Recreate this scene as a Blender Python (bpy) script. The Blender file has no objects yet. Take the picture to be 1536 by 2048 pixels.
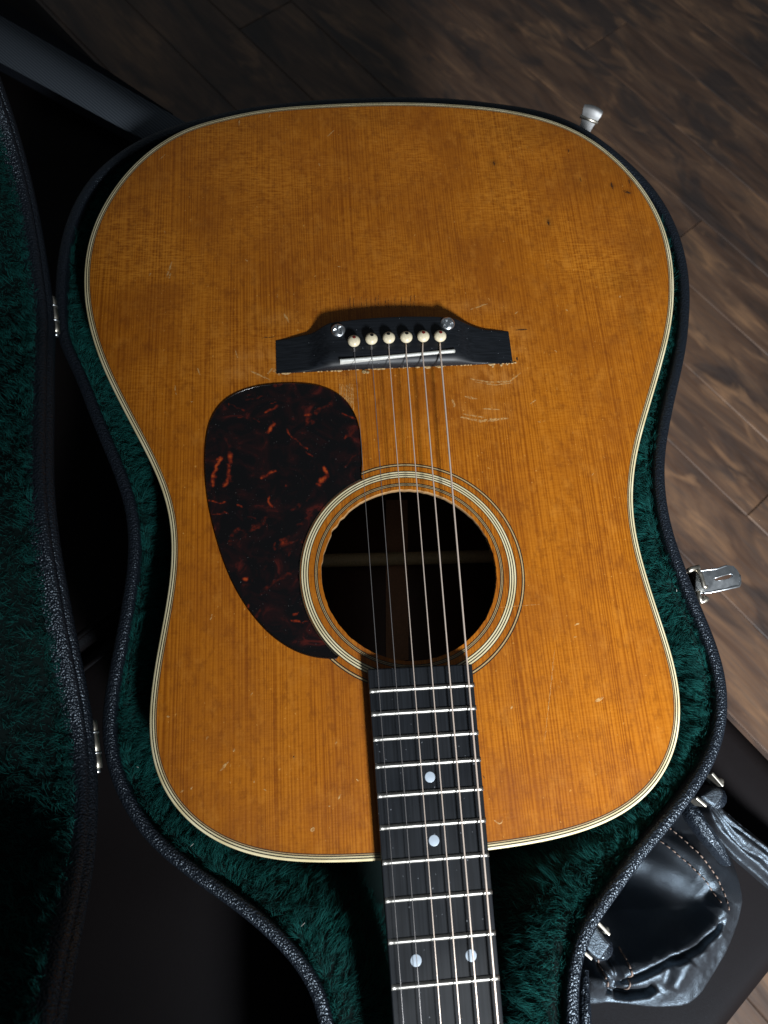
import bpy, math, random
import numpy as np
from mathutils import Matrix, Vector
from mathutils.kdtree import KDTree
from mathutils.geometry import delaunay_2d_cdt
random.seed(7); RNG = np.random.default_rng(7)
SC = bpy.context.scene
COL = SC.collection
H = 550.0          # height of the guitar's top above the floor, mm; all building below is in mm with z=0 on the guitar's top

# ------------------------------------------------------------------ camera
CAM_C = np.array([-50.11, 49.62, 409.82]); CAM_F = 1462.93
def rotvec(r):
    t = np.linalg.norm(r); k = r/t
    K = np.array([[0,-k[2],k[1]],[k[2],0,-k[0]],[-k[1],k[0],0]])
    return np.eye(3)+math.sin(t)*K+(1-math.cos(t))*K@K
CAM_M = rotvec(np.array([-0.3262, 0.0772, 0.0533]))
cd = bpy.data.cameras.new('camera'); cam = bpy.data.objects.new('camera', cd); COL.objects.link(cam)
mw = Matrix(CAM_M.T.tolist()).to_4x4(); mw.translation = Vector((CAM_C+np.array([0,0,H]))/1000)
cam.matrix_world = mw
cd.sensor_fit = 'VERTICAL'; cd.sensor_height = 36; cd.sensor_width = 27
cd.lens = CAM_F/2048*36; cd.clip_start = .01; cd.clip_end = 100
cd.dof.use_dof = True; cd.dof.focus_distance = .43; cd.dof.aperture_fstop = 11.0
SC.camera = cam
# ------------------------------------------------------------------ light
w = bpy.data.worlds.new('World'); SC.world = w; w.use_nodes = True
w.node_tree.nodes['Background'].inputs[0].default_value = (.86,.94,1.0,1)
w.node_tree.nodes['Background'].inputs[1].default_value = .092
def area(name, loc, target, size, power, color):
    l = bpy.data.lights.new(name, 'AREA'); l.shape = 'RECTANGLE'; l.size, l.size_y = size; l.energy = power; l.color = color; l.spread = math.radians(78)
    o = bpy.data.objects.new(name, l); COL.objects.link(o)
    o.location = Vector(loc)/1000+Vector((0,0,H/1000))
    d = Vector(target)/1000+Vector((0,0,H/1000))-o.location
    o.rotation_euler = d.to_track_quat('-Z','Y').to_euler(); return o
area('window_light', (305,-770,585), (430,160,-300), (.15,.15), 10.6, (.93,.97,1.0))
SC.view_settings.view_transform = 'Standard'; SC.view_settings.look = 'None'
SC.view_settings.exposure = 0; SC.view_settings.gamma = 1

# ------------------------------------------------------------------ helpers
def un(px, z):
    px = np.atleast_2d(np.array(px, float))
    v = np.stack([(px[:,0]-768)/CAM_F, -(px[:,1]-1024)/CAM_F, -np.ones(len(px))], 1)@CAM_M
    t = (np.broadcast_to(np.asarray(z, float), (len(px),))-CAM_C[2])/v[:,2]
    return CAM_C+v*t[:,None]
LOC = {}
def empty(name, loc=(0,0,0)):
    o = bpy.data.objects.new(name, None); COL.objects.link(o); o.empty_display_size = .05
    p = np.array(loc, float); o.location = Vector((p+np.array([0,0,H]))/1000); LOC[o.name] = p; return o
def tag(o, label=None, cat=None, group=None, kind=None):
    if label: o['label'] = label
    if cat: o['category'] = cat
    if group: o['group'] = group
    if kind: o['kind'] = kind
    return o
def make(name, V, F, mat, parent=None, smooth=True, mi=None, origin=None, attr=None):
    V = np.asarray(V, float)
    c = V.mean(0) if origin is None else np.array(origin, float)
    me = bpy.data.meshes.new(name)
    if isinstance(F, np.ndarray) and F.ndim == 2:
        n, k = F.shape
        me.vertices.add(len(V)); me.vertices.foreach_set('co', ((V-c)/1000).astype(np.float32).ravel())
        me.loops.add(n*k); me.loops.foreach_set('vertex_index', F.astype(np.int32).ravel())
        me.polygons.add(n); me.polygons.foreach_set('loop_start', np.arange(0,n*k,k,dtype=np.int32))
        me.update(calc_edges=True)
    else:
        me.from_pydata(((V-c)/1000).tolist(), [], [list(map(int,f)) for f in F])
    for m in (mat if isinstance(mat,(list,tuple)) else [mat]): me.materials.append(m)
    if mi is not None: me.polygons.foreach_set('material_index', np.asarray(mi, np.int32))
    me.polygons.foreach_set('use_smooth', np.full(len(me.polygons), bool(smooth)))
    if attr is not None:
        for an, av in attr.items():
            a = me.attributes.new(an, 'FLOAT', 'POINT'); a.data.foreach_set('value', np.asarray(av, np.float32))
    me.validate(); me.update()
    o = bpy.data.objects.new(name, me); COL.objects.link(o); place(o, c, parent); return o
def place(o, c, parent):
    c = np.array(c, float)
    if parent is not None:
        o.parent = parent; o.location = Vector((c-LOC[parent.name])/1000)
    else: o.location = Vector((c+np.array([0,0,H]))/1000)
    LOC[o.name] = c
def sharp(o, ang=40):
    bm = __import__('bmesh').new(); bm.from_mesh(o.data)
    for e in bm.edges:
        if len(e.link_faces) == 2 and e.calc_face_angle(0) > math.radians(ang): e.smooth = False
    bm.to_mesh(o.data); bm.free(); return o
def bevel(o, wmm, seg=2, ang=40):
    m = o.modifiers.new('bevel','BEVEL'); m.width = wmm/1000; m.segments = seg; m.limit_method = 'ANGLE'; m.angle_limit = math.radians(ang)
    m.harden_normals = False; return o
def resample(P, n, closed=True):
    P = np.asarray(P, float)
    Q = np.concatenate([P, P[:1]]) if closed else P
    d = np.r_[0, np.cumsum(np.linalg.norm(np.diff(Q,axis=0),axis=1))]
    s = np.linspace(0, d[-1], n, endpoint=not closed)
    return np.stack([np.interp(s, d, Q[:,i]) for i in range(Q.shape[1])],1)
def smooth_closed(P, n, sig):
    Q = resample(P, n); k = np.arange(-4*sig, 4*sig+1); g = np.exp(-.5*(k/sig)**2); g /= g.sum()
    idx = (np.arange(n)[:,None]+k[None,:]) % n
    return (Q[idx]*g[None,:,None]).sum(1)
def smooth_open(P, n, sig):
    Q = resample(P, n, False); k = np.arange(-4*sig, 4*sig+1); g = np.exp(-.5*(k/sig)**2); g /= g.sum()
    pad = 4*sig; E = np.concatenate([2*Q[:1]-Q[1:pad+1][::-1], Q, 2*Q[-1:]-Q[-pad-1:-1][::-1]])
    return np.stack([np.convolve(E[:,i], g, 'valid') for i in range(Q.shape[1])],1)
def normals_in(P):          # inward normals of a closed CCW curve
    t = np.roll(P,-1,0)-np.roll(P,1,0); t /= np.linalg.norm(t,axis=1)[:,None]
    return np.stack([-t[:,1], t[:,0]],1)
def inside(poly, pts):
    x, y = pts[:,0], pts[:,1]; r = np.zeros(len(pts), bool); n = len(poly); j = n-1
    for i in range(n):
        xi, yi = poly[i]; xj, yj = poly[j]
        c = ((yi > y) != (yj > y))
        if c.any():
            with np.errstate(divide='ignore', invalid='ignore'):
                r ^= c & (x < (xj-xi)*(y-yi)/(yj-yi+1e-30)+xi)
        j = i
    return r
def loft(rings, closed_u=True, closed_v=False):     # rings: list of (n,3); quads between them
    m = len(rings); n = len(rings[0]); V = np.concatenate(rings); F = []
    iu = np.arange(n if closed_u else n-1); 
    for a in range(m if closed_v else m-1):
        b = (a+1) % m; k = (iu+1) % n
        F.append(np.stack([a*n+iu, a*n+k, b*n+k, b*n+iu],1))
    return V, np.concatenate(F)
def z3(P2, z): return np.concatenate([P2, np.broadcast_to(np.asarray(z,float).reshape(-1,1) if np.ndim(z) else np.full((1,1),float(z)), (len(P2),1))],1)
def tube(path, r, n=8, cap=True):
    path = np.asarray(path, float); m = len(path); r = np.broadcast_to(np.asarray(r,float),(m,))
    t = np.gradient(path, axis=0); t /= np.linalg.norm(t,axis=1)[:,None]
    up = np.array([0,0,1.]) if abs(t[0,2]) < .9 else np.array([1.,0,0]); rings = []
    a = np.cross(t[0],up); a /= np.linalg.norm(a)
    for i in range(m):
        a = a-t[i]*(a@t[i]); a /= np.linalg.norm(a); b = np.cross(t[i],a)
        ph = np.arange(n)*2*math.pi/n
        rings.append(path[i]+r[i]*(np.cos(ph)[:,None]*a+np.sin(ph)[:,None]*b))
    V, F = loft(rings); F = F.tolist()
    if cap: F.append(list(range(n))[::-1]); F.append(list(range((m-1)*n, m*n)))
    return V, F
def lathe(prof, c, n=20):   # prof: list of (r,z)
    ph = np.arange(n)*2*math.pi/n; rings = [np.stack([c[0]+r*np.cos(ph), c[1]+r*np.sin(ph), np.full(n, c[2]+z)],1) for r,z in prof]
    V, F = loft(rings); F = F.tolist(); F.append(list(range((len(prof)-1)*n, len(prof)*n))); F.append(list(range(n))[::-1])
    return V, F
def prism(P2, z0, z1):      # P2 CCW polygon; z can be per-vertex
    n = len(P2); V = np.concatenate([z3(P2,z0), z3(P2,z1)])
    F = [[i,(i+1)%n,n+(i+1)%n,n+i] for i in range(n)]+[list(range(n,2*n)), list(range(n))[::-1]]
    return V, F
def ccw(P):
    P = np.asarray(P,float); a = (P[:,0]*np.roll(P[:,1],-1)-np.roll(P[:,0],-1)*P[:,1]).sum()
    return P if a > 0 else P[::-1]
def join(parts):
    V = []; F = []; o = 0
    for v, f in parts:
        V.append(np.asarray(v,float)); F += [[int(i)+o for i in q] for q in f]; o += len(v)
    return np.concatenate(V), F
def vnoise(P, scale, seed=0):       # smooth value noise for numpy points, about -1..1
    rg = np.random.default_rng(seed); d = P.shape[1]; T = rg.uniform(-1,1,(64,)*d)
    q = P*scale; i0 = np.floor(q).astype(int); f = q-i0; f = f*f*(3-2*f); out = 0
    for c in range(2**d):
        b = [(c>>k)&1 for k in range(d)]; wgt = 1; idx = []
        for k in range(d):
            wgt = wgt*(f[:,k] if b[k] else 1-f[:,k]); idx.append((i0[:,k]+b[k]) % 64)
        out = out+wgt*T[tuple(idx)]
    return out
def seg_dist(P, L):                 # distance and parameter 0..1 to a polyline
    L = np.asarray(L,float); best = np.full(len(P), 1e9); par = np.zeros(len(P)); n = len(L)-1
    for i in range(n):
        a, b = L[i], L[i+1]; ab = b-a; t = np.clip(((P-a)@ab)/(ab@ab+1e-12),0,1)
        d = np.linalg.norm(P-(a+t[:,None]*ab),axis=1); m = d < best; best[m] = d[m]; par[m] = (i+t[m])/n
    return best, par

# ------------------------------------------------------------------ materials
class NT:
    def __init__(s, name):
        s.m = bpy.data.materials.new(name); s.m.use_nodes = True; s.t = s.m.node_tree; s.b = s.t.nodes['Principled BSDF']
    def n(s, typ, **kw):
        x = s.t.nodes.new(typ)
        for k, v in kw.items():
            if k.startswith('i_'):
                key = k[2:]; key = int(key) if key.isdigit() else key.replace('_',' ')
                s.put(x.inputs[key], v)
            else: setattr(x, k, v)
        return x
    def put(s, sock, v):
        if hasattr(v, 'is_linked') or isinstance(v, bpy.types.NodeSocket): s.t.links.new(v, sock)
        else: sock.default_value = v
    def obj(s, scale=(1,1,1), rot=(0,0,0), src='Object'):
        tc = s.n('ShaderNodeTexCoord'); mp = s.n('ShaderNodeMapping'); s.t.links.new(tc.outputs[src], mp.inputs[0])
        mp.inputs['Scale'].default_value = scale; mp.inputs['Rotation'].default_value = rot; return mp.outputs[0]
    def noise(s, vec, scale=1, detail=3, rough=.5, dist=0):
        x = s.n('ShaderNodeTexNoise'); s.t.links.new(vec, x.inputs['Vector'])
        x.inputs['Scale'].default_value = scale; x.inputs['Detail'].default_value = detail
        x.inputs['Roughness'].default_value = rough; x.inputs['Distortion'].default_value = dist; return x.outputs['Fac']
    def ramp(s, fac, stops, interp='LINEAR'):
        x = s.n('ShaderNodeValToRGB'); s.t.links.new(fac, x.inputs[0]); x.color_ramp.interpolation = interp
        e = x.color_ramp.elements
        while len(e) < len(stops): e.new(.5)
        for i, (p, c) in enumerate(stops):
            e[i].position = p; e[i].color = (*c,1) if isinstance(c,(tuple,list)) else (c,c,c,1)
        return x.outputs[0]
    def math(s, op, a, b=0.0, clamp=False):
        x = s.n('ShaderNodeMath', operation=op, use_clamp=clamp); s.put(x.inputs[0],a); s.put(x.inputs[1],b); return x.outputs[0]
    def mix(s, fac, a, b, mode='MIX'):
        x = s.n('ShaderNodeMix', data_type='RGBA', blend_type=mode); s.put(x.inputs[0],fac)
        for sk, v in ((x.inputs[6],a),(x.inputs[7],b)): s.put(sk, (*v,1) if isinstance(v,(tuple,list)) and len(v)==3 else v)
        return x.outputs[2]
    def attr(s, name):
        x = s.n('ShaderNodeAttribute', attribute_name=name); return x.outputs['Fac']
    def bump(s, h, strength=.3, dist=.001):
        x = s.n('ShaderNodeBump'); s.t.links.new(h, x.inputs['Height']); x.inputs['Strength'].default_value = strength; x.inputs['Distance'].default_value = dist
        s.t.links.new(x.outputs[0], s.b.inputs['Normal']); return x.outputs[0]
    def set(s, **kw):
        for k, v in kw.items():
            key = k.replace('_',' '); v = (*v,1) if isinstance(v,tuple) and len(v)==3 else v
            s.put(s.b.inputs[key], v)
        return s
def plain(name, col, rough=.5, metal=0, spec=.5, bumpscale=None, bstr=.2, bdist=.0003):
    k = NT(name); k.set(Base_Color=col, Roughness=rough, Metallic=metal); k.b.inputs['Specular IOR Level'].default_value = spec
    nz = k.noise(k.obj(), bumpscale or 900, 3)
    k.put(k.b.inputs['Base Color'], k.mix(k.ramp(nz,[(.3,0),(.7,1)]), tuple(c*.82 for c in col), tuple(min(1,c*1.12) for c in col)))
    if bumpscale: k.bump(nz, bstr, bdist)
    return k.m
def spruce():
    k = NT('aged_spruce')
    warp = k.noise(k.obj((25,3,1)), 1, 2)
    tc = k.obj((1,1,1)); sx = k.n('ShaderNodeSeparateXYZ'); k.t.links.new(tc, sx.inputs[0])
    u = k.math('ADD', sx.outputs[0], k.math('MULTIPLY', warp, .006))
    cb = k.n('ShaderNodeCombineXYZ'); k.put(cb.inputs[0], u); k.put(cb.inputs[1], k.math('MULTIPLY', sx.outputs[1], .012))
    gn = k.noise(cb.outputs[0], 700, 1.5, .55)
    ph_ = k.math('ADD', k.math('MULTIPLY', u, 3300.0), k.math('MULTIPLY', k.noise(cb.outputs[0], 95, 3, .6), 34.0))
    wv_ = k.math('MULTIPLY', k.math('SINE', ph_), k.math('MULTIPLY', k.ramp(k.noise(k.obj((1,.25,1)), 24, 3),[(.3,.15),(.7,1)]), .19))
    g1 = k.math('ADD', k.math('ADD', k.math('MULTIPLY', gn, .44), .28), wv_)          # annual rings, about 1.5 mm
    g2 = k.noise(cb.outputs[0], 190, 2, .5)          # broader bands
    silk = k.noise(k.obj((120,820,1), (0,0,.06)), 1, 3, .6, .35)
    silkmask = k.ramp(k.noise(k.obj(), 14, 3), [(.38,0),(.62,1)])
    blot = k.noise(k.obj((1,.8,1)), 17, 6, .66, .4)
    mot = k.noise(k.obj((1,.5,1)), 210, 4, .72)
    base = k.ramp(g1, [(.33,(.225,.058,.0018)),(.45,(.325,.096,.0036)),(.56,(.385,.122,.0060)),(.72,(.43,.142,.0090))])
    base = k.mix(k.math('MULTIPLY', k.ramp(g2,[(.35,1),(.6,0)]), .04), base, (.24,.070,.004))
    ygate = k.ramp(k.math('ADD', k.math('MULTIPLY', sx.outputs[1], 2.0), .5),[(.45,.22),(.75,1)])
    silkmask = k.math('MULTIPLY', silkmask, ygate)
    sm = k.math('MULTIPLY', k.ramp(silk,[(.42,0),(.62,1)]), silkmask)
    base = k.mix(k.math('MULTIPLY', sm, .55), base, (.60,.23,.022))
    sm2 = k.math('MULTIPLY', k.ramp(silk,[(.30,1),(.45,0)]), silkmask)
    base = k.mix(k.math('MULTIPLY', sm2, .40), base, (.18,.045,.0018))
    base = k.mix(k.math('MULTIPLY', k.ramp(blot,[(.34,1),(.56,0)]), .60), base, (.205,.054,.0032))
    base = k.mix(k.math('MULTIPLY', k.ramp(mot,[(.34,1),(.50,0)]), .50), base, (.165,.042,.003))
    base = k.mix(k.math('MULTIPLY', k.attr('stain'), 1.0), base, (.11,.036,.003))
    base = k.mix(k.math('MULTIPLY', k.math('MULTIPLY', k.attr('pale'), k.ramp(mot,[(.36,.15),(.6,1)])), .55), base, (.60,.27,.06))
    base = k.mix(k.math('MULTIPLY', k.attr('red'), .6), base, (.28,.070,.004))
    base = k.mix(k.math('MULTIPLY', k.ramp(k.noise(k.obj((1,.6,1)), 95, 4, .7),[(.54,0),(.68,1)]), .30), base, (.50,.19,.022))
    speck = k.ramp(k.noise(k.obj((1,.7,1)), 520, 2, .6), [(.70,0),(.76,1)])
    base = k.mix(k.math('MULTIPLY', speck, .5), base, (.66,.34,.08))
    k.set(Base_Color=base)
    k.put(k.b.inputs['Roughness'], k.ramp(blot,[(.3,.50),(.7,.34)]))
    k.b.inputs['Specular IOR Level'].default_value = .30
    hgt = k.math('ADD', k.math('MULTIPLY', g1, .5), k.math('ADD', k.math('MULTIPLY', silk,.25), k.math('MULTIPLY', mot,.5)))
    k.bump(hgt, .42, .0006); return k.m
def tortoise():
    k = NT('tortoiseshell')
    n1 = k.noise(k.obj((1,1,1),(0,0,.6)), 60, 4, .6, 1.2)
    base = k.ramp(n1, [(.46,(.0025,.0022,.0028)),(.60,(.010,.003,.0033)),(.76,(.075,.009,.006))])
    fl = k.attr('fleck'); nz = k.noise(k.obj(), 420, 3)
    f = k.math('MULTIPLY', fl, k.ramp(nz,[(.3,.35),(.65,1)]))
    base = k.mix(k.ramp(f,[(.12,0),(.45,1)]), base, k.ramp(f,[(.12,(.04,.005,.003)),(.42,(.14,.014,.004)),(.85,(.36,.058,.009))]))
    dust = k.ramp(k.noise(k.obj(), 1100, 2), [(.735,0),(.76,1)])
    base = k.mix(k.math('MULTIPLY',dust,.35), base, (.3,.3,.3))
    k.set(Base_Color=base, Roughness=k.ramp(k.noise(k.obj(),40,4),[(.3,.12),(.7,.26)])); k.bump(k.noise(k.obj(),35,2), .10, .002); return k.m
def cream():
    k = NT('aged_celluloid'); n = k.noise(k.obj(), 60, 4)
    k.set(Base_Color=k.ramp(n,[(.3,(.56,.47,.26)),(.7,(.72,.64,.42))]), Roughness=.32); return k.m
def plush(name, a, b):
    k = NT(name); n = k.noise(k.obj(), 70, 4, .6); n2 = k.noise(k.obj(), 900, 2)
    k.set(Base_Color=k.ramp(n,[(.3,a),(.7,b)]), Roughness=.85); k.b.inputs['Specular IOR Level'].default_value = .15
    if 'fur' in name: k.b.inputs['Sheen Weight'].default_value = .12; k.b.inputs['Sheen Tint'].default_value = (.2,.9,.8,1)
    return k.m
def tolex():
    k = NT('black_tolex'); v = k.n('ShaderNodeTexVoronoi', feature='SMOOTH_F1'); v.inputs['Smoothness'].default_value = .35
    wv = k.obj(); nz = k.n('ShaderNodeTexNoise'); k.t.links.new(wv, nz.inputs['Vector']); nz.inputs['Scale'].default_value = 260
    ad = k.n('ShaderNodeVectorMath', operation='MULTIPLY_ADD'); k.t.links.new(nz.outputs['Color'], ad.inputs[0]); ad.inputs[1].default_value = (.0016,)*3; k.t.links.new(wv, ad.inputs[2])
    k.t.links.new(ad.outputs[0], v.inputs['Vector']); v.inputs['Scale'].default_value = 900
    k.set(Base_Color=(.0055,.0075,.0115), Roughness=.37, Specular_Tint=(.70,.85,1.0)); k.b.inputs['Specular IOR Level'].default_value = .5
    h = k.ramp(v.outputs['Distance'],[(.1,1),(.75,0)]); k.bump(h, .52, .0009); return k.m
def leather(name, col, rough, scale, bstr, spec=.5):
    k = NT(name); v = k.n('ShaderNodeTexVoronoi', feature='DISTANCE_TO_EDGE'); wv = k.obj()
    nz = k.n('ShaderNodeTexNoise'); k.t.links.new(wv, nz.inputs['Vector']); nz.inputs['Scale'].default_value = scale*.4; nz.inputs['Detail'].default_value = 3
    ad = k.n('ShaderNodeVectorMath', operation='MULTIPLY_ADD'); k.t.links.new(nz.outputs['Color'], ad.inputs[0]); ad.inputs[1].default_value = (1.6/scale,)*3; k.t.links.new(wv, ad.inputs[2])
    k.t.links.new(ad.outputs[0], v.inputs['Vector']); v.inputs['Scale'].default_value = scale
    big = k.noise(wv, 9, 4); fine = k.noise(wv, scale*1.2, 3)
    k.set(Base_Color=k.mix(big, tuple(c*.7 for c in col), tuple(c*1.4 for c in col)), Roughness=k.ramp(fine,[(.3,rough-.05),(.7,rough+.1)]))
    k.b.inputs['Specular IOR Level'].default_value = spec; k.b.inputs['Specular Tint'].default_value = (.62,.81,1,1)
    h = k.math('ADD', k.ramp(v.outputs['Distance'],[(0,0),(.16,1)]), k.math('MULTIPLY', fine, .6)); k.bump(h, bstr, .0006); return k.m
def ebony(name='ebony', sc=(900,14,900)):
    k = NT(name); n = k.noise(k.obj(sc), 1, 3, .6); n2 = k.noise(k.obj(), 30, 3)
    k.set(Base_Color=k.ramp(n,[(.35,(.0050,.0062,.0082)),(.65,(.0115,.0138,.0175))]), Roughness=k.ramp(n2,[(.3,.34),(.7,.50)]))
    sp = k.ramp(k.noise(k.obj(), 620, 1), [(.775,0),(.79,1)]); k.put(k.b.inputs['Base Color'], k.mix(k.math('MULTIPLY', sp, .5), k.ramp(n,[(.35,(.0050,.0062,.0082)),(.65,(.0115,.0138,.0175))]), (.25,.27,.3)))
    k.b.inputs['Specular IOR Level'].default_value = .3; k.bump(n, .10, .0002); return k.m
def webbing(name, a, b):
    k = NT(name); wv = k.n('ShaderNodeTexWave', wave_type='BANDS', bands_direction='DIAGONAL'); k.t.links.new(k.obj(), wv.inputs['Vector'])
    wv.inputs['Scale'].default_value = 210; wv.inputs['Distortion'].default_value = .4
    k.set(Base_Color=k.ramp(wv.outputs['Fac'],[(.2,a),(.8,b)]), Roughness=.95); k.b.inputs['Specular IOR Level'].default_value = .05; k.bump(wv.outputs['Fac'], .3, .0005); return k.m
def floorwood():
    k = NT('dark_floor_wood'); oi = k.n('ShaderNodeObjectInfo'); tc = k.obj((1,1,1))
    off = k.n('ShaderNodeVectorMath', operation='MULTIPLY_ADD'); k.t.links.new(oi.outputs['Random'], off.inputs[0]); off.inputs[1].default_value = (7.3,3.1,5.7); k.t.links.new(tc, off.inputs[2])
    def st(sc):
        m = k.n('ShaderNodeMapping'); k.t.links.new(off.outputs[0], m.inputs[0]); m.inputs['Scale'].default_value = sc; return m.outputs[0]
    n1 = k.noise(st((5,22,5)), 1, 5, .6, .8); n2 = k.noise(st((16,210,14)), 1, 5, .65, .3); n3 = k.noise(st((6,13,5)), 1, 3, .55, .9); n4 = k.noise(st((9,22,5)), 1.3, 3, .5, .6)
    base = k.ramp(n1,[(.30,(.024,.016,.0125)),(.45,(.066,.037,.024)),(.58,(.104,.060,.037)),(.74,(.185,.103,.054))])
    base = k.mix(k.math('MULTIPLY', k.ramp(n3,[(.38,1),(.50,0)]), .75), base, (.022,.018,.018))
    base = k.mix(k.math('MULTIPLY', k.ramp(n4,[(.58,0),(.72,1)]), .55), base, (.25,.140,.074))
    base = k.mix(k.math('MULTIPLY', k.ramp(n2,[(.35,1),(.55,0)]), .5), base, (.05,.036,.030))
    k.set(Base_Color=base, Roughness=k.ramp(n2,[(.3,.50),(.7,.36)])); k.b.inputs['Specular IOR Level'].default_value = .5
    k.bump(k.math('ADD', n2, n3), .25, .0010); return k.m
def metal(name, col, rough):
    k = NT(name); n = k.noise(k.obj(), 300, 4)
    k.set(Base_Color=col, Metallic=1.0, Roughness=k.ramp(n,[(.3,rough-.03),(.7,rough+.05)])); k.bump(n, .02, .0002); return k.m
def decal(name, col, a):
    k = NT(name); n = k.noise(k.obj(), 700, 3, .7)
    k.set(Base_Color=col, Roughness=.55, Alpha=k.ramp(n,[(.36,0),(.62,a)])); return k.m
def stringmat(name, col):
    k = NT(name); k.set(Base_Color=col, Metallic=.45, Roughness=.38); return k.m
M = dict(spruce=spruce(), tort=tortoise(), cream=cream(), black=plain('black_purfling',(.006,.005,.005),.4), tan=plain('tan_purfling',(.42,.30,.15),.4),
    brown=plain('brown_line',(.05,.016,.006),.5), ebony=ebony(), ebony2=ebony('ebony_bridge_wood',(14,900,900)), bone=plain('bone',(.50,.51,.48),.35), ivory=plain('ivory_plastic',(.70,.62,.44),.28),
    reddot=plain('red_dot',(.13,.008,.006),.35), steel=metal('bright_steel',(.70,.74,.78),.34), dull=metal('dull_plated_steel',(.30,.305,.31),.55), nickel=metal('nickel',(.62,.58,.50),.36), fretm=metal('fret_nickel',(.40,.39,.365),.40),
    plain_string=stringmat('plain_steel_string',(.22,.21,.21)), bronze=stringmat('wound_bronze',(.76,.63,.54)), pearl=plain('pearl',(.42,.49,.57),.25,bumpscale=120,bstr=.05),
    rosewood=plain('rosewood',(.085,.036,.020),.45), brace=plain('brace_wood',(.70,.50,.26),.6), strip=plain('strip_wood',(.50,.24,.12),.6), plush=plush('shaded_green_plush',(.0003,.0045,.0045),(.0005,.007,.0065)), fur=plush('green_fur',(.0011,.034,.032),(.0027,.074,.066)),  # lining plush is near-black: the case's deep shade put into its colour
    tolex=tolex(), seat=leather('dark_brown_leather',(.0050,.0036,.0034),.58,800,.10,.07), bag=leather('crumpled_black_leather',(.0062,.0050,.0052),.42,1100,.26,1.0),
    thread=plain('tan_thread',(.15,.105,.085),.8), grey_web=webbing('grey_webbing',(.044,.053,.066),(.074,.088,.106)), shadow_web=webbing('shadow_black_webbing',(.005,.006,.009),(.009,.011,.015)),
    floor=floorwood(), sub=plain('subfloor',(.02,.015,.012),.8), scratch=decal('pale_scratch',(.64,.38,.14),.80), darkmark=decal('dark_dent',(.030,.014,.006),1.0), glue=plain('old_glue',(.36,.235,.10),.6,bumpscale=900,bstr=.8,bdist=.001), raw=plain('raw_wood_edge',(.48,.28,.12),.7))

# ------------------------------------------------------------------ the floor
E1 = np.array([.61,-.792]); E1 /= np.linalg.norm(E1); N1 = np.array([-E1[1], E1[0]])
ZF = -H
def box(x0,x1,y0,y1,z0,z1):
    return prism(np.array([(x0,y0),(x1,y0),(x1,y1),(x0,y1)],float), z0, z1)
V, F = box(-4000,4000,-4000,4000,ZF-60,ZF-8.5); floor = tag(make('floor', V, F, M['sub'], None, False), kind='structure')
PW, PL = 117.0, 1180.0
pm = None; a0 = np.array([497.7,232.75])@N1
for r in range(-9,12):
    off = (r*397+260) % PL
    for c in range(-3,2):
        cx = c*PL+off; cen = E1*cx+N1*(a0+(r+.5)*PW)
        if not(-1100 < cen[0] < 1500 and -900 < cen[1] < 2100): continue
        if pm is None:
            x, y, b = PL/2-.4, PW/2-.3, 1.3
            Vp = []
            for (dx,dz) in ((0,-8),(0,-b),(b,0)): Vp += [(-x+dx,-y+dx,dz),(x-dx,-y+dx,dz),(x-dx,y-dx,dz),(-x+dx,y-dx,dz)]
            Fp = [[j*4+i,j*4+(i+1)%4,(j+1)*4+(i+1)%4,(j+1)*4+i] for j in range(2) for i in range(4)]+[[8,9,10,11]]
            o = make('plank', Vp, Fp, M['floor'], floor, False, origin=(0,0,0)); pm = o.data
        else: o = bpy.data.objects.new('plank', pm); COL.objects.link(o)
        place(o, (cen[0],cen[1],ZF+random.uniform(-.5,.1)), floor); o.rotation_euler = (0,0,math.atan2(E1[1],E1[0]))

# ------------------------------------------------------------------ the leather ottoman under the case
ZS = -124.0
ott = tag(empty('ottoman', (-150,0,ZF)), 'dark brown leather ottoman with a seamed top under the open guitar case', 'ottoman')
ang = math.atan2(E1[1],E1[0])
pe = (un([(345,235),(1450,1480)],-132)[:,:2]@N1).mean()            # the edge facing the bare floor
te = (un([(1536,1945),(1470,2048)],-132)[:,:2]@E1).mean()          # the corner edge at lower right
ts = (un([(150,1330),(250,1225)],-126)[:,:2]@E1).mean()            # the seam between the two cushions
def cushion(t0,t1,n0,n1,ztop,h,r,mat,name):
    nx, ny = 60, 60; R_ = r
    def ax(a,b,n):
        e = R_*(1-np.cos(np.linspace(0,math.pi/2,7)))
        return np.r_[a+e, np.linspace(a+R_,b-R_,n)[1:-1], (b-e)[::-1]]
    X = ax(t0,t1,nx); Y = ax(n0,n1,ny); XX, YY = np.meshgrid(X,Y,indexing='ij')
    dx = np.minimum(XX-t0,t1-XX); dy = np.minimum(YY-n0,n1-YY)
    fx = np.clip(1-dx/R_,0,1); fy = np.clip(1-dy/R_,0,1); q = np.minimum(1,np.sqrt(fx**2+fy**2))
    Z = ztop-R_*(1-np.sqrt(1-q**2))+2.5*vnoise(np.stack([XX.ravel(),YY.ravel()],1),1/70,3).reshape(XX.shape)*np.clip(np.minimum(dx,dy)/40,0,1)
    P = (XX[...,None]*E1+YY[...,None]*N1).reshape(-1,2); V = np.concatenate([P, Z.reshape(-1,1)],1)
    n1_, m_ = XX.shape; I = np.arange(n1_*m_).reshape(n1_,m_)
    F = np.stack([I[:-1,:-1],I[1:,:-1],I[1:,1:],I[:-1,1:]],-1).reshape(-1,4).tolist()
    per = list(I[:,0])+list(I[-1,1:])+list(I[::-1,-1][1:])+list(I[0,::-1][1:-1])
    k = len(V); low = V[per].copy(); low[:,2] = ztop-h; V = np.concatenate([V,low]); n = len(per)
    F += [[per[i],k+i,k+(i+1)%n,per[(i+1)%n]] for i in range(n)]
    return make(name, V, F, mat, ott)
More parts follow.
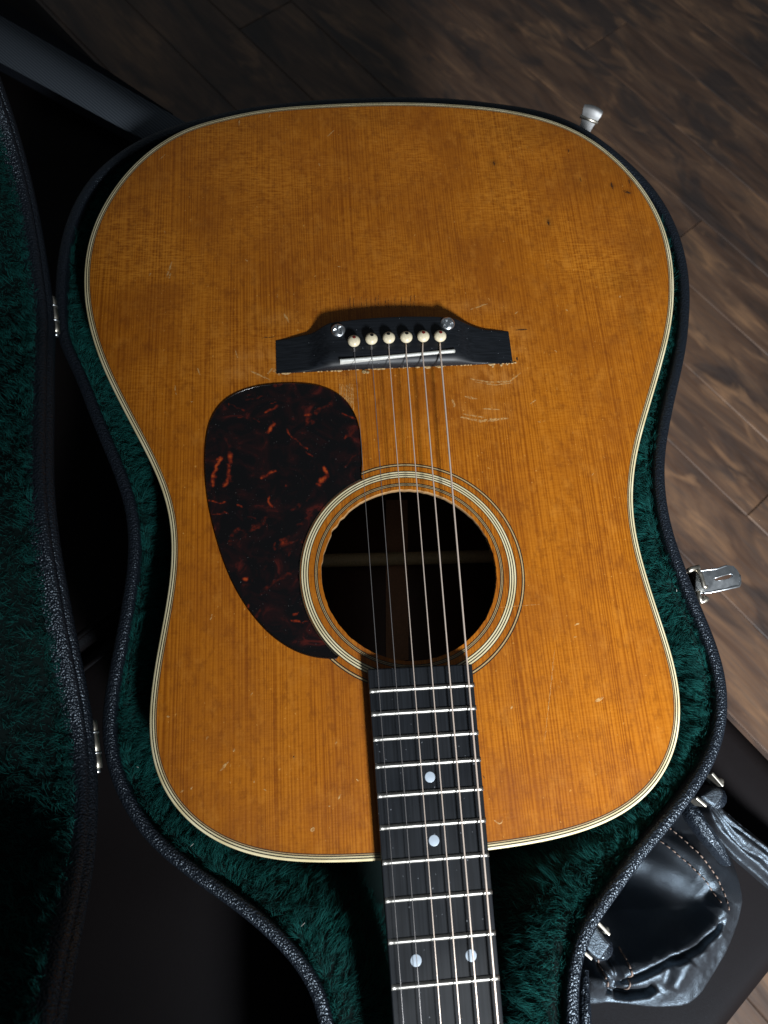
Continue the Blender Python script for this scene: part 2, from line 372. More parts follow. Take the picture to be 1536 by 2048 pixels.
cushion(ts+.6,te,pe-900,pe,ZS,170,16,M['seat'],'cushion')
cushion(ts-900,ts-.6,pe-900,pe,ZS,170,16,M['seat'],'cushion')
for dd, zz in ((-9,-1.5),(9,-1.5)):       # raised topstitched welts beside the seam
    p0 = E1*(ts+dd*1.2)+N1*(pe-600); p1 = E1*(ts+dd*1.2)+N1*(pe-12)
    path = np.linspace(np.r_[p0,ZS-2.2],np.r_[p1,ZS-2.2],60); path[:,2] += .6*vnoise(path[:,:1],.05,5)
    V, F = tube(path, 2.3, 8); make('welt', V, F, M['seat'], ott)
P = np.array([E1*(ts-880)+N1*(pe-880),E1*(te-14)+N1*(pe-880),E1*(te-14)+N1*(pe-14),E1*(ts-880)+N1*(pe-14)])
V, F = prism(ccw(P), ZS-400, ZS-165); bevel(make('base', V, F, M['seat'], ott, False), 6)
for a in (ts-840, te-50):
    for b in (pe-840, pe-50):
        c = E1*a+N1*b; V, F = lathe([(14,-(H+ZS)+.5),(20,-398),(20,-395)], (c[0],c[1],ZS), 14); make('leg', V, F, M['rosewood'], ott)

# ------------------------------------------------------------------ strap at the upper left and the shadow strip under it
def ribbon(name, px, zs, thick, mat, label, cat):
    A = un([px[0],px[1]], zs[0]); B = un([px[2],px[3]], zs[1])        # two ends, each (upper, lower)
    n = 24; rows = []
    for i in range(n):
        t = i/(n-1); a = A[0]*(1-t)+B[0]*t; b = A[1]*(1-t)+B[1]*t; sag = np.array([0,0,1.2*math.sin(5*t)])
        rows.append([a+sag, a*.5+b*.5+sag+np.array([0,0,.5]), b+sag])
    R_ = np.array(rows); top = R_.reshape(-1,3); bot = top-np.array([0,0,thick]); V = np.concatenate([top,bot]); k = len(top); F = []
    for i in range(n-1):
        for j in range(2):
            a = i*3+j; F.append([a,a+3,a+4,a+1]); F.append([k+a,k+a+1,k+a+4,k+a+3])
        F.append([i*3,k+i*3,k+i*3+3,i*3+3]); F.append([i*3+2,i*3+5,k+i*3+5,k+i*3+2])
    for i in (0,n-1):
        for j in range(2): a = i*3+j; F.append([a,a+1,k+a+1,k+a])
    return tag(make(name, V, F, mat), label, cat)
ribbon('webbing_strap', [(-130,-40),(-130,58),(396,256),(318,292)], (-60,-19), 1.2, M['grey_web'], 'flat grey woven strap running from the upper left corner to the guitar case', 'strap')
ribbon('webbing_strap', [(-120,-80),(-130,72),(345,225),(274,287)], (-113,-110), 2.5, M['shadow_web'], 'added black strip for the shadow band under the flat grey woven strap', 'strap')  # added strip; its black stands in for the shadow below the grey strap

# ------------------------------------------------------------------ the guitar case
case = tag(empty('guitar_case', (0,150,ZS)), 'black guitar case lined with green plush, lid open, holding the guitar', 'guitar case')
OUT = [(106.3,518.6),(64.0,524.9),(18.2,526.2),(-40.4,522.6),(-91.5,515.3),(-136.6,501.1),(-154,494),(-171,484),(-188,470),(-204,450),(-214.5,425),(-219.5,400),(-221,375),(-220,350),
 (-217.5,319.6),(-210.5,306.6),(-201.7,289.4),(-195.6,271.9),(-187.8,252.7),(-179.3,233.3),(-171.8,215.0),(-166.7,199.1),(-164.8,183.7),(-164.4,169.0),(-165.8,154.6),(-167.9,134.6),(-170.8,115.5),(-173.5,98.3),(-175.3,78.6),(-174.2,64.5),(-170.3,52.3),(-166.2,42.5),(-159.3,30.0),(-151.5,18.3),(-137.1,5.6),(-120.3,-7.3),(-103.0,-18.8),(-89.2,-30.1),(-79.1,-39.6),(-71.0,-48.2),(-65.8,-56.4),(-62.1,-63.6),(-60.7,-72.5),
 (-59.5,-95),(-58,-150),(-56,-240),(-56,-320),(60,-320),(61,-240),(64,-150),(67,-104),(68.5,-83.4),(70.2,-69.6),(72.9,-58.0),(76.3,-50.6),(83.0,-40.5),(89.4,-36.1),(102.8,-24.8),(111.6,-13.8),(126.6,-3.0),(140.4,8.7),(152.1,19.0),(162.5,29.9),(170.8,40.0),(177.6,53.6),(181.8,67.6),(183.5,82.1),(182.4,96.7),(179.5,112.1),(176.4,123.9),(173.9,135.4),(170.4,154.9),(167.8,170.2),(167.5,187.7),(169.0,205.6),(171.9,220.8),(178.7,240.5),(188.6,265.8),(197.5,286.4),(205.4,306.9),(212.4,332.4),(216.1,348.4),(218.7,369.9),(218.6,392.0),(215.3,415.2),(208.8,435.3),(199.0,453.0),(184.9,472.5),(170.3,488.9),(156.2,501.6),(130.8,513.8)]
OUT = smooth_closed(ccw(np.array(OUT)), 720, 4); NI = normals_in(OUT)
for _ in range(3): NI = NI+np.roll(NI,3,0)+np.roll(NI,-3,0); NI /= np.linalg.norm(NI,axis=1)[:,None]
def inset(d):
    Q = OUT+NI*np.broadcast_to(np.asarray(d,float).reshape(-1,1),(len(OUT),1)); return Q
ZR = -13.0
def rimprof(wd, zt, hgt):       # rounded lip
    a = np.linspace(0,math.pi,9); return [(wd/2-wd/2*math.cos(t), zt-wd*.32+wd*.32*math.sin(t)) for t in a]+[(wd,zt-hgt)]
V, F = loft([z3(inset(0),ZS+1)]+[z3(inset(d),z) for d,z in rimprof(7.0,ZR,20)]); make('rim', V, F[len(OUT):], M['tolex'], case)
V, F = loft([z3(inset(9),ZS),z3(inset(3),ZS),z3(inset(.2),ZS+4),z3(inset(.25),ZR-3)]); F = F.tolist(); F.append(list(range(720))[::-1]); make('base_shell', V, F, M['tolex'], case)
# plush lining: padded shoulder, wall, floor
wide = 1+.45*np.clip((20-OUT[:,1])/60,0,1)*(OUT[:,1] > -260)
LP = [(5.6,-24),(6.4,-21.5),(9,-20.0),(13,-22.5),(17,-27),(21,-34),(25,-48),(28,-70),(30,-94),(33,-110),(45,-113)]
bump2 = vnoise(OUT,1/28,11)
rings = [z3(inset(6+(d-6)*wide), z+(1.6*bump2 if i>1 else 0)) for i,(d,z) in enumerate(LP)]
V, F = loft(rings); nF = F.tolist(); nF.append(list(range((len(LP)-1)*720,len(LP)*720)))
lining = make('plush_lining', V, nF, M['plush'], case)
def fur(name, roots, nrm, comb, ln, width, parent, mat, seed=1, curl=1.0, clump=.36):
    rg = np.random.default_rng(seed); n = len(roots); m = max(1,n//22); ci = rg.integers(0,n,m)
    key = roots[ci]; kd = KDTree(m)
    for q in range(m): kd.insert(key[q], q)
    kd.balance(); own = np.array([kd.find(p)[1] for p in roots])
    def nz(a): return a/(np.linalg.norm(a,axis=1)[:,None]+1e-9)
    cdir = nz(nrm[ci]*.55+comb[ci]*.75+rg.normal(0,.42,(m,3)))
    clen = ln*rg.uniform(.65,1.35,m); d0 = nz(nrm*.7+comb*.6+rg.normal(0,.33,(n,3)))
    L = (clen[own]*rg.uniform(.75,1.15,n))[:,None]; K = 4; pts = []; bend = nz(rg.normal(0,1,(m,3)))[own]; bl = rg.uniform(.1,.5,(m,1))[own]*curl
    tipc = key[own]+cdir[own]*clen[own][:,None]
    for i in range(K):
        t = i/(K-1); p = roots+d0*L*t+bend*L*bl*t*t-np.array([0,0,1])*L*.18*t*t
        c = key[own]+cdir[own]*clen[own][:,None]*t+bend*L*bl*t*t-np.array([0,0,1])*L*.18*t*t
        pts.append(p*(1-clump*t)+c*clump*t)
    P = np.stack(pts,1); tan = nz((P[:,-1]-P[:,0])); side = nz(np.cross(tan, rg.normal(0,1,(n,3))))
    V = np.empty((n,2*K-1,3))
    for i in range(K-1):
        ww = width*(1-.75*i/(K-1)); V[:,2*i] = P[:,i]-side*ww; V[:,2*i+1] = P[:,i]+side*ww
    V[:,2*K-2] = P[:,-1]; base = (np.arange(n)*(2*K-1))[:,None]; T = []
    for i in range(K-2): T += [(2*i,2*i+1,2*i+3),(2*i,2*i+3,2*i+2)]
    T.append((2*K-4,2*K-3,2*K-2)); F = (base[:,None,:]+np.array(T)[None]).reshape(-1,3)
    return tag(make(name, V.reshape(-1,3), F, mat, parent), kind='stuff')
def surf_sample(rings, n, v0, v1, seed, keep=None, weight=None):
    rg = np.random.default_rng(seed); G = np.stack(rings); m, k = G.shape[:2]; u = rg.uniform(0,k,n); v = rg.uniform(v0,v1-1e-6,n)
    iu = u.astype(int) % k; iv = v.astype(int); fu = (u-u.astype(int))[:,None]; fv = (v-iv)[:,None]; ju = (iu+1) % k
    A,B,C,D = G[iv,iu],G[iv,ju],G[iv+1,iu],G[iv+1,ju]; P = (A*(1-fu)+B*fu)*(1-fv)+(C*(1-fu)+D*fu)*fv
    tu = B-A; tv = C-A; N = np.cross(tu,tv); N /= np.linalg.norm(N,axis=1)[:,None]+1e-9; cmb = tv/(np.linalg.norm(tv,axis=1)[:,None]+1e-9)
    if keep is not None: q = keep(P); P,N,cmb = P[q],N[q],cmb[q]
    return P,N,cmb
P,N,cmb = surf_sample(rings, 240000, 1, 9, 5, keep=lambda p: p[:,1] > -120)
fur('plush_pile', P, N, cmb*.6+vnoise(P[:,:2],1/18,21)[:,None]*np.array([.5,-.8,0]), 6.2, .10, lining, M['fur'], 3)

# lid, standing open on its hinges
PH1 = np.array([-222.,360.]); PH2 = np.array([-176.,70.]); HU = (PH1-PH2)/np.linalg.norm(PH1-PH2); HN = np.array([HU[1],-HU[0]]); TH = math.radians(91.5); ZH = -7.0
def lidmap(P2, depth):          # depth: distance behind the rim plane (away from the base)
    t = (P2-PH2)@HU; s = (P2-PH2)@HN
    d = np.broadcast_to(np.asarray(depth,float),(len(P2),))
    hx = s*math.cos(TH)-d*math.sin(TH); hz = s*math.sin(TH)+d*math.cos(TH)
    return np.concatenate([PH2+t[:,None]*HU+hx[:,None]*HN, (ZH+hz)[:,None]],1)
lidc = lidmap(OUT,0).mean(0)
lid = make('lid', *(lambda r: (r[0], r[1].tolist()+[list(range(2*720,3*720))]))(loft([lidmap(inset(.6),2), lidmap(inset(.6),62), lidmap(inset(10),68)])), M['tolex'], case)
prof = [(0,6),(0,1),(1.2,-1.5),(3.5,-2.6),(6,-2),(7.6,-.2),(8.2,1.5),(9.5,-.4),(12,-1.4),(14.5,-.4),(15.5,2.5),(15.5,10)]
V, F = loft([lidmap(inset(d),z) for d,z in prof]); make('rim', V, F, M['tolex'], lid)
LL = [(15,4),(16,12),(17,30),(22,52),(34,58),(60,60)]
lr = [lidmap(inset(d), z+(2*bump2 if i>1 else 0)) for i,(d,z) in enumerate(LL)]
V, F = loft(lr); nF = F.tolist(); nF.append(list(range((len(LL)-1)*720,len(LL)*720))); ll = make('plush_lining', V, nF, M['plush'], lid)
P,N,cmb = surf_sample(lr, 140000, 0, 5, 15, keep=lambda p: (p[:,2] < 260)&(p[:,1] > -150)); N = -N
fur('plush_pile', P, N, cmb*.3, 5.5, .13, ll, M['fur'], 9)

# hinges
def hinge(pxa, pxb, z):
    A, B = un([pxa,pxb], z); h = []
    d = (B-A); L = np.linalg.norm(d); u = d/L
    segs = [(0,.24),(.26,.66),(.68,.97)]
    bar, F = join([tube([A+d*a, A+d*b], 2.7, 10) for a,b in segs]); hg = make('hinge', bar, F, M['nickel'], case)
    for k in (.25,.67):
        V, F = tube([A+d*(k-.012),A+d*(k+.012)], 3.1, 12); make('collar', V, F, M['steel'], hg)
    V, F = tube([A+d*.97,A+d*1.06], 1.5, 8); make('pin', V, F, M['steel'], hg)
hinge((104,597),(112,668),-6); hinge((183,1442),(195,1540),-3)

# open latch on the right
zl = -24
def pz(l, z): return un(l, z)
pl = [(1393,1143),(1407,1139.5),(1432,1138.3),(1452.5,1131),(1467,1132),(1474,1140),(1479,1149),(1480.5,1162),(1479.4,1172.5),(1447.7,1179.8),(1414.5,1185.7),(1393,1184)]
slot = [(1424,1158),(1442,1153),(1457,1149),(1461,1151),(1461.5,1155),(1457,1158.5),(1444,1162.5),(1427,1163.5)]
win = [(1383,1142),(1395,1141),(1403,1155),(1407,1174),(1395,1181),(1389,1165)]
LEV0 = un([(1393,1163)],zl)[0]
def lev_z(v):
    dx_ = v[:,0]-LEV0[0]; return zl+dx_*.20-.018*np.clip(dx_-12,0,99)**2-.02*(v[:,1]-LEV0[1])**2
def plate_with_hole(outer, hole, z, th):
    O = ccw(un(outer,z)[:,:2]); Hh = ccw(un(hole,z)[:,:2]); n, m = len(O), len(Hh)
    vs, es, fs, ov, oe, of = delaunay_2d_cdt([Vector(p) for p in np.concatenate([O,Hh]).tolist()], [(i,(i+1)%n) for i in range(n)]+[(n+i,n+(i+1)%m) for i in range(m)], [], 0, 1e-5)
    v = np.array([tuple(p) for p in vs]); T = np.array(fs); c = v[T].mean(1); T = T[inside(O,c)&~inside(Hh,c)]
    k = len(v); cx = O[:,0].min(); zz = lev_z(v)
    V = np.concatenate([z3(v,zz), z3(v,zz-th)]); F = T.tolist()+(T[:,::-1]+k).tolist()
    cnt = {}
    for t in T.tolist():
        for a,b in ((t[0],t[1]),(t[1],t[2]),(t[2],t[0])): cnt[(a,b)] = 1
    F += [[a,a+k,b+k,b] for (a,b) in cnt if (b,a) not in cnt]
    return V, F
V, F = plate_with_hole(pl, slot, zl, 1.2); latch = make('latch', V, F, M['steel'], case, True); sharp(latch, 30)
V, F = tube(un([(1376,1142),(1384,1137.5),(1398,1134)], -20), 1.6, 8); make('bracket', V, F, M['nickel'], latch)
V, F = tube(un([(1394,1140),(1401,1149),(1405,1162),(1408,1173),(1414,1174.5)], -20), 1.5, 8); make('spring_bar', V, F, M['nickel'], latch)
V, F = tube(un([(1394,1183),(1399,1195),(1403,1204),(1409,1200),(1412,1195)], -24), [1.8,1.6,1.5,2.0,2.2], 8); make('hook', V, F, M['nickel'], latch)
def edge_tube(l, r_):
    q = resample(un(l,zl)[:,:2],14,False); return tube(z3(q,lev_z(q)-.4), r_, 6)
V, F = join([edge_tube([(1394,1184.5),(1414.5,1185.7),(1447.7,1179.8),(1479,1172.5),(1480,1162),(1478.5,1150)], .75), edge_tube([(1397,1141.5),(1432,1138.8),(1452,1131.5)], .6), edge_tube(slot+slot[:1], .35)]); make('rolled_edge', V, F, M['steel'], latch)
V, F = prism(ccw(un(win,-27)[:,:2]), -34, -28); make('dark_hole_block', V, F, M['black'], latch, False)  # solid black block paints the darkness of the open hole by the rim
# latch sticking up beyond the tail
c0 = un([(1168,262)],-62)[0]; c1 = un([(1187,218)],-50)[0]; dv = c1-c0; sd = np.array([-dv[1],dv[0],0]); sd /= np.linalg.norm(sd)
rows = []
for t, wv_, dz in ((-.3,5.0,-8),(.2,5.0,-6),(.5,5.4,-3.5),(.66,7.0,-.5),(.82,8.2,1.2),(1.0,8.4,.9),(1.12,7.4,-1.0),(1.19,4.5,-3.2)):
    c = c0+dv*t+np.array([0,0,dz]); rows.append(np.array([c-sd*wv_, c-sd*wv_*.5+np.array([0,0,1.2]), c+np.array([0,0,1.6]), c+sd*wv_*.5+np.array([0,0,1.2]), c+sd*wv_]))
V1, F1 = loft(rows, False); k = len(V1); F = F1.tolist()+[[a+k for a in f[::-1]] for f in F1.tolist()]; V = np.concatenate([V1, V1-np.array([0,0,1.5])])
l2 = make('latch', V, F, M['dull'], case); 
V, F = tube([c0+dv*.62-sd*8+np.array([0,0,-2]), c0+dv*.62+sd*8+np.array([0,0,-2])], 1.6, 8); make('hinge_pin', V, F, M['nickel'], l2)

# carrying handle: two padded stubs between metal ears, grip hanging between them
hd = []
for body, clips, z in (([(1400,1592),(1424,1577),(1440,1575),(1449.5,1584),(1447,1593),(1440,1605),(1432,1615),(1416.5,1606)], [[(1424.4,1545.8),(1447.4,1572)],[(1392.7,1594.6),(1413.8,1612.4)]], -44),
                       ([(1176,1870),(1190,1846),(1209,1872),(1225.7,1888.6),(1213,1906),(1200,1924),(1184.5,1912),(1168,1897)], [[(1191.7,1840),(1220.5,1870)],[(1166,1901.7),(1185,1918.7)]], -44)):
    P = ccw(un(body,z)[:,:2]); V, F = prism(P, z-15, z); hb = bevel(make('handle', V, F, M['bag'], case, False), 2.2, 3); hd.append(hb)
    for cl in clips:
        A, B = un(cl, z+3); d = (B-A)/np.linalg.norm(B-A); s = np.array([-d[1],d[0],0])*.9
        V = np.array([A-s,B-s,B+s,A+s]); V = np.concatenate([V, V-np.array([0,0,14])])
        V, F = V, [[0,1,2,3],[7,6,5,4],[0,4,5,1],[1,5,6,2],[2,6,7,3],[3,7,4,0]]
        ear = bevel(make('ear', V, F, M['nickel'], hb, False), .5, 2)
    if len(clips):
        A, B = un(clips[0], z); V, F = lathe([(2.0,-3),(2.0,.5),(1.2,1.2)], (A*.35+B*.65)+np.array([0,0,1.0]), 10); make('rivet', V, F, M['nickel'], hb)
g0 = un([(1441,1596)],-56)[0]; g1 = un([(1210,1900)],-56)[0]; mid = (g0+g1)/2+np.array([-4,6,-56])
dn = np.array([0,0,1.]); path = smooth_open(np.array([g0-dn*4,g0-dn*32+np.array([-2,2,0]),mid*.5+g0*.5-dn*26,mid,mid*.5+g1*.5-dn*26,g1-dn*32+np.array([-2,2,0]),g1-dn*4]), 40, 2)
path[:,2] = np.clip(path[:,2],-114,-60)
V, F = tube(path, 6.5, 12); make('grip', V, F, M['tolex'], hd[0])

# ------------------------------------------------------------------ the crumpled leather bag at lower right
bag = tag(empty('leather_bag', (130,-60,ZS)), 'crumpled dark leather bag with tan stitching beside the case handle', 'bag')
zb = -92
bo = [(1400,1575),(1440,1625),(1462,1690),(1476,1745),(1478,1790),(1470,1840),(1448,1890),(1425,1935),(1398,1975),(1370,2003),(1325,2009),(1280,2006),(1240,2000),(1205,1996),(1180,2004),(1150,2000),(1135,1960),(1135,1900),(1180,1840),(1260,1750),(1340,1650)]
BO = smooth_closed(ccw(un(bo,zb)[:,:2]), 160, 2)
def P2(l, z=-74): return un(l,z)[:,:2]
gx = np.arange(BO[:,0].min(),BO[:,0].max()+.8,.8); gy = np.arange(BO[:,1].min(),BO[:,1].max()+.8,.8)
def bag_height(Q):
    de,_ = seg_dist(Q, np.concatenate([BO,BO[:1]])); e = np.clip(de/28,0,1); h = 16+13*np.sin(np.clip(de/34,0,1)*math.pi/2)-.42*np.clip(Q[:,1]-P2([(1300,1830)])[0,1],0,40)
    def ridge(l,amp,wd,sh=1.0):
        d,t = seg_dist(Q,P2(l)); return amp*np.exp(-(d/wd)**2)*np.clip(np.minimum(t,1-t)*8+.25,0,1)
    h += ridge([(1180,1985),(1230,1960),(1290,1930),(1340,1905),(1400,1880),(1445,1840),(1462,1800)], 7, 7)
    h -= ridge([(1235,1972),(1270,1955),(1310,1935),(1345,1917),(1400,1898),(1440,1868),(1455,1845)], 8, 1.8)
    h += ridge([(1260,1985),(1340,1962),(1420,1905),(1455,1850)], 4, 9)
    h -= ridge([(1240,1994),(1270,1998),(1305,1990),(1318,1975)], 12, 2.6)
    h -= ridge([(1330,1990),(1333,1950),(1340,1925)], 2.5, 3)
    h += ridge([(1350,1985),(1360,1945),(1375,1915)], 3.5, 6)
    d,_ = seg_dist(Q,P2([(1270,1800),(1330,1800),(1380,1810)])); h -= 18*np.exp(-(d/23)**2)
    h += ridge([(1290,1725),(1340,1735),(1390,1765),(1430,1800)], 3, 7)
    h -= ridge([(1200,1930),(1225,1960),(1232,2000)], 7, 3)
    h += ridge([(1175,1960),(1205,1950)], 5, 6)
    h -= ridge([(1222,1915),(1236,1950),(1242,1985)], 5, 2)
    h += ridge([(1330,1655),(1400,1715),(1455,1780)], 3, 6)
    h += .8*vnoise(Q,1/11,31)+.4*vnoise(Q,1/3.2,32)*np.exp(-((Q[:,1]-P2([(1300,1950)])[0,1])/22)**2)
    return -102+h
XX, YY = np.meshgrid(gx,gy,indexing='ij'); Q = np.stack([XX.ravel(),YY.ravel()],1); ok = inside(BO,Q)
de,_ = seg_dist(Q, np.concatenate([BO,BO[:1]]))
near = ok & (de > .5); Q2 = np.concatenate([BO, Q[near]]); n = len(BO)
vs, es, fs, *_ = delaunay_2d_cdt([Vector(p) for p in Q2.tolist()], [(i,(i+1)%n) for i in range(n)], [], 0, 1e-6)
v = np.array([tuple(p) for p in vs]); T = np.array(fs); T = T[inside(BO, v[T].mean(1))]
hz_ = bag_height(v); nv = len(v); low = np.concatenate([z3(v[:n],ZS+1)]); skirt = [[i,nv+i,nv+(i+1)%n,(i+1)%n] for i in range(n)]
body = make('body', np.concatenate([z3(v,hz_),low]), T.tolist()+skirt, M['bag'], bag)
def stitch(line, z=-72, gap=.35, step=3.4, r=.42, par=bag, name='stitch'):
    L = smooth_open(un(line,z)[:,:2], 200, 6); d = np.r_[0,np.cumsum(np.linalg.norm(np.diff(L,axis=0),axis=1))]; k = int(d[-1]/step); parts = []
    for i in range(k):
        s = np.linspace(i*step, (i+1-gap)*step, 5); q = np.stack([np.interp(s,d,L[:,0]),np.interp(s,d,L[:,1])],1)+RNG.normal(0,.12,2)
        zz = bag_height(q)+.15+.35*np.sin(np.linspace(0,math.pi,5)); parts.append(tube(z3(q,zz), r*RNG.uniform(.85,1.15), 6))
    V, F = join(parts); return tag(make(name, V, F, M['thread'], par), kind='stuff')
stitch([(1330,1668),(1368,1700),(1400,1732),(1430,1765),(1452,1800),(1463,1826)], name='stitch_line')
stitch([(1368,1652),(1400,1686),(1434,1728),(1458,1765),(1470,1800),(1472,1835)], name='stitch_line')
stitch([(1249,1900),(1258,1930),(1264,1955),(1265,1985),(1262,1998)], name='stitch_line', r=.6, gap=.15)
stitch([(1205,1925),(1214,1948),(1218,1972),(1217,1990)], name='stitch_line', r=.55, gap=.2)
# straps of the bag
def softstrap(name, line, zs, wd, hgt, folds, seed, mat):
    C = smooth_open(np.concatenate([un(line, zs)],0), 90, 6); n = len(C); t = np.gradient(C[:,:2],axis=0); t /= np.linalg.norm(t,axis=1)[:,None]; nn = np.stack([-t[:,1],t[:,0]],1)
    wd = np.interp(np.linspace(0,1,n), np.linspace(0,1,len(wd)), wd); a = np.linspace(0,math.pi,28); rows = []
    for j, al in enumerate(a):
        off = -np.cos(al)*wd; q = C[:,:2]+nn*off[:,None]
        z = C[:,2]-hgt+hgt*np.sin(al)**.7
        z = z+folds*np.sin(al*9+3*vnoise(np.stack([np.linspace(0,6,n),np.full(n,j*.25)],1),1,seed))*(np.sin(al)*.75+.25)+.5*vnoise(np.concatenate([q],1),.5,seed+1)
        rows.append(z3(q,z))
    V, F = loft(rows, False); return make(name, V, F, mat, bag)
softstrap('strap', [(1418,1585),(1432,1625),(1470,1668),(1520,1710),(1580,1760),(1650,1815)], [-70,-62,-66,-74,-84,-94], [4,8,10,10.5,11,11], 13, 1.8, 41, M['bag'])
softstrap('strap', [(1372,1588),(1392,1625),(1415,1660),(1445,1700),(1462,1730)], [-68,-62,-64,-70,-80], [3.5,5.5,5,4,2], 10, .5, 47, M['tolex'])
softstrap('strap', [(1172,1940),(1172,1980),(1174,2020),(1176,2080),(1176,2150)], [-50,-46,-44,-44,-44], [3,4,4,4,4], 10, .2, 49, M['tolex'])

# ------------------------------------------------------------------ the guitar
gtr = tag(empty('acoustic_guitar', (0,250,-108)), 'old amber topped acoustic guitar with dark pickguard lying in the open case', 'guitar')
BL = [(-83.,497.6),(-133.6,482.1),(-156.6,464.4),(-173.3,444.3),(-184.6,423.5),(-192.6,403.3),(-196.9,384.8),(-198.2,364.8),(-197.7,351.8),(-195.5,332.6),(-192.2,318.9),(-186.9,302.2),(-182.6,289.8),(-174.2,272.6),(-166.3,256.4),(-159.2,242.6),(-151.3,227.3),(-144.4,212.1),(-139.7,199.1),(-137.4,188.2),(-136.2,173.9),(-136.2,162.4),(-136.5,155.4),(-138.8,138.3),(-141.3,123.1),(-144.4,104.8),(-146.2,88.3),(-146.9,72.6),(-146.3,62.5),(-144.5,55.2),(-140.8,44.),(-132.9,31.9),(-122.4,21.7),(-112.1,14.2),(-100.6,9.),(-86.8,4.7),(-73.1,2.3),(-59.5,1.1),(-43.1,.2),(-8,-.4),(28.8,.6),(47.9,1.5),(72.3,3.9),(91.9,8.1),(107.,13.6),(117.7,19.4),(124.3,24.7),(133.1,33.8),(139.1,42.7),(144.2,55.1),(146.3,63.2),(147.2,71.3),(147.4,82.6),(146.6,94.8),(143.8,111.),(141.5,125.8),(140.2,136.6),(137.7,156.3),(137.1,175.8),(139.2,191.8),(144.3,210.8),(151.1,228.6),(160.8,248.9),(171.5,271.7),(182.2,295.7),(189.6,313.5),(196.3,338.7),(199.4,359.5),(200.5,378.2),(198.6,400.1),(193.3,419.5),(185.1,437.9),(173.9,455.3),(159.9,471.1),(146.1,482.4),(123.9,492.2),(99.8,498.8),(78.7,501.9),(47.1,504.5),(15.2,505.2),(-16.1,503.9),(-53.2,501.2)]
BODY = smooth_closed(ccw(np.array(BL)), 800, 8); BN = normals_in(BODY)
for _ in range(2): BN = BN+np.roll(BN,4,0)+np.roll(BN,-4,0); BN /= np.linalg.norm(BN,axis=1)[:,None]
def bin_(d): return BODY+BN*d
def ztop(P):
    P = np.atleast_2d(P)[:,:2]; d = ((P[:,0]/135)**2+((P[:,1]-290)/135)**2); return 1.6*np.exp(-d*1.6)*np.clip(1-d*.45,0,1)
HC = np.array([-1.,150.3]); HRAD = 50.7
ph = np.arange(220)*2*math.pi/220
chip = .9*np.clip(vnoise(np.stack([ph*6,ph*0],1),2.2,3)+.15,0,1)*np.exp(-((ph-math.radians(150))/.55)**2)+.35*np.clip(vnoise(np.stack([ph*9,ph*0+5],1),2,4),0,1)
HOLE = HC+(HRAD+chip)[:,None]*np.stack([np.cos(ph),np.sin(ph)],1)
inner = bin_(3.9)
st = 2.0; g = np.stack(np.meshgrid(np.arange(-202,203,st),np.arange(-2,508,st),indexing='ij'),-1).reshape(-1,2)+RNG.uniform(-.3,.3,(203*255,2))
g = g[inside(bin_(5.0),g)]; g = g[np.linalg.norm(g-HC,axis=1) > HRAD+2.2]
n, m = len(inner), len(HOLE)
vs, es, fs, *_ = delaunay_2d_cdt([Vector(p) for p in np.concatenate([inner,HOLE,g]).tolist()], [(i,(i+1)%n) for i in range(n)]+[(n+i,n+(i+1)%m) for i in range(m)], [], 0, 1e-6)
v = np.array([tuple(p) for p in vs]); T = np.array(fs); c = v[T].mean(1); T = T[inside(inner,c)&~inside(HOLE,c)]
def spots(lst):
    s = np.zeros(len(v))
    for (x,y,rx,ry,a) in lst:
        p = un([(x,y)],0)[0,:2]; q = un([(x+rx,y)],0)[0,0]-p[0]; r = un([(x,y-ry)],0)[0,1]-p[1]
        s = np.maximum(s, a*np.exp(-(((v[:,0]-p[0])/q)**2+((v[:,1]-p[1])/r)**2)))
    return s
stain = spots([(1225,371,5,9,1),(1256,384,12,9,.8),(1262,362,7,14,.7),(1097,444,6,10,.8),(988,326,8,8,.7),(1160,358,6,8,.5),(1137,300,6,7,.5),(1230,330,120,85,.50),(1130,255,160,48,.46),(1290,480,45,110,.3),(260,330,60,60,.2),(420,250,120,25,.25),(700,235,200,22,.2),(1000,360,30,80,.12),(1240,560,50,30,.3),(1275,640,20,40,.3),(560,640,70,30,.15)])
edge = np.clip(1-seg_dist(v,np.concatenate([inner[::4],inner[:1]]))[0]/16,0,1)**2*.22; stain = np.maximum(stain, edge*(.6+.4*vnoise(v,1/30,8)))
red = spots([(640,340,120,110,.45),(820,330,90,120,.4),(790,600,140,70,.5),(900,680,70,50,.25),(300,760,80,120,.3),(700,480,160,90,.3),(560,700,110,50,.5),(1060,900,60,80,.3),(1180,350,120,120,.35)])
red = red*(.65+.5*vnoise(v,1/14,9))
pale = spots([(520,725,55,30,1),(490,750,45,20,.8),(560,640,40,14,.6),(980,755,70,30,.8),(970,820,60,28,.7),(1040,690,30,40,.6),(790,610,120,12,.5),(690,800,25,45,.7),(950,615,60,14,.6),(660,1300,40,14,.4),(680,1010,30,60,.4)])*(.55+.6*vnoise(v,1/5,13)).clip(0,1)
sb = make('soundboard', z3(v,ztop(v)), T, M['spruce'], gtr, attr=dict(stain=stain, red=np.clip(red,0,1), pale=pale), origin=(0,250,0))
V, F = loft([z3(HOLE,ztop(HOLE)), z3(HOLE+(HC-HOLE)*.004,-3.0), z3(HC+(HOLE-HC)*1.06,-3.05)]); make('soundhole_edge', V, F[:,::-1].copy(), M['raw'], sb)
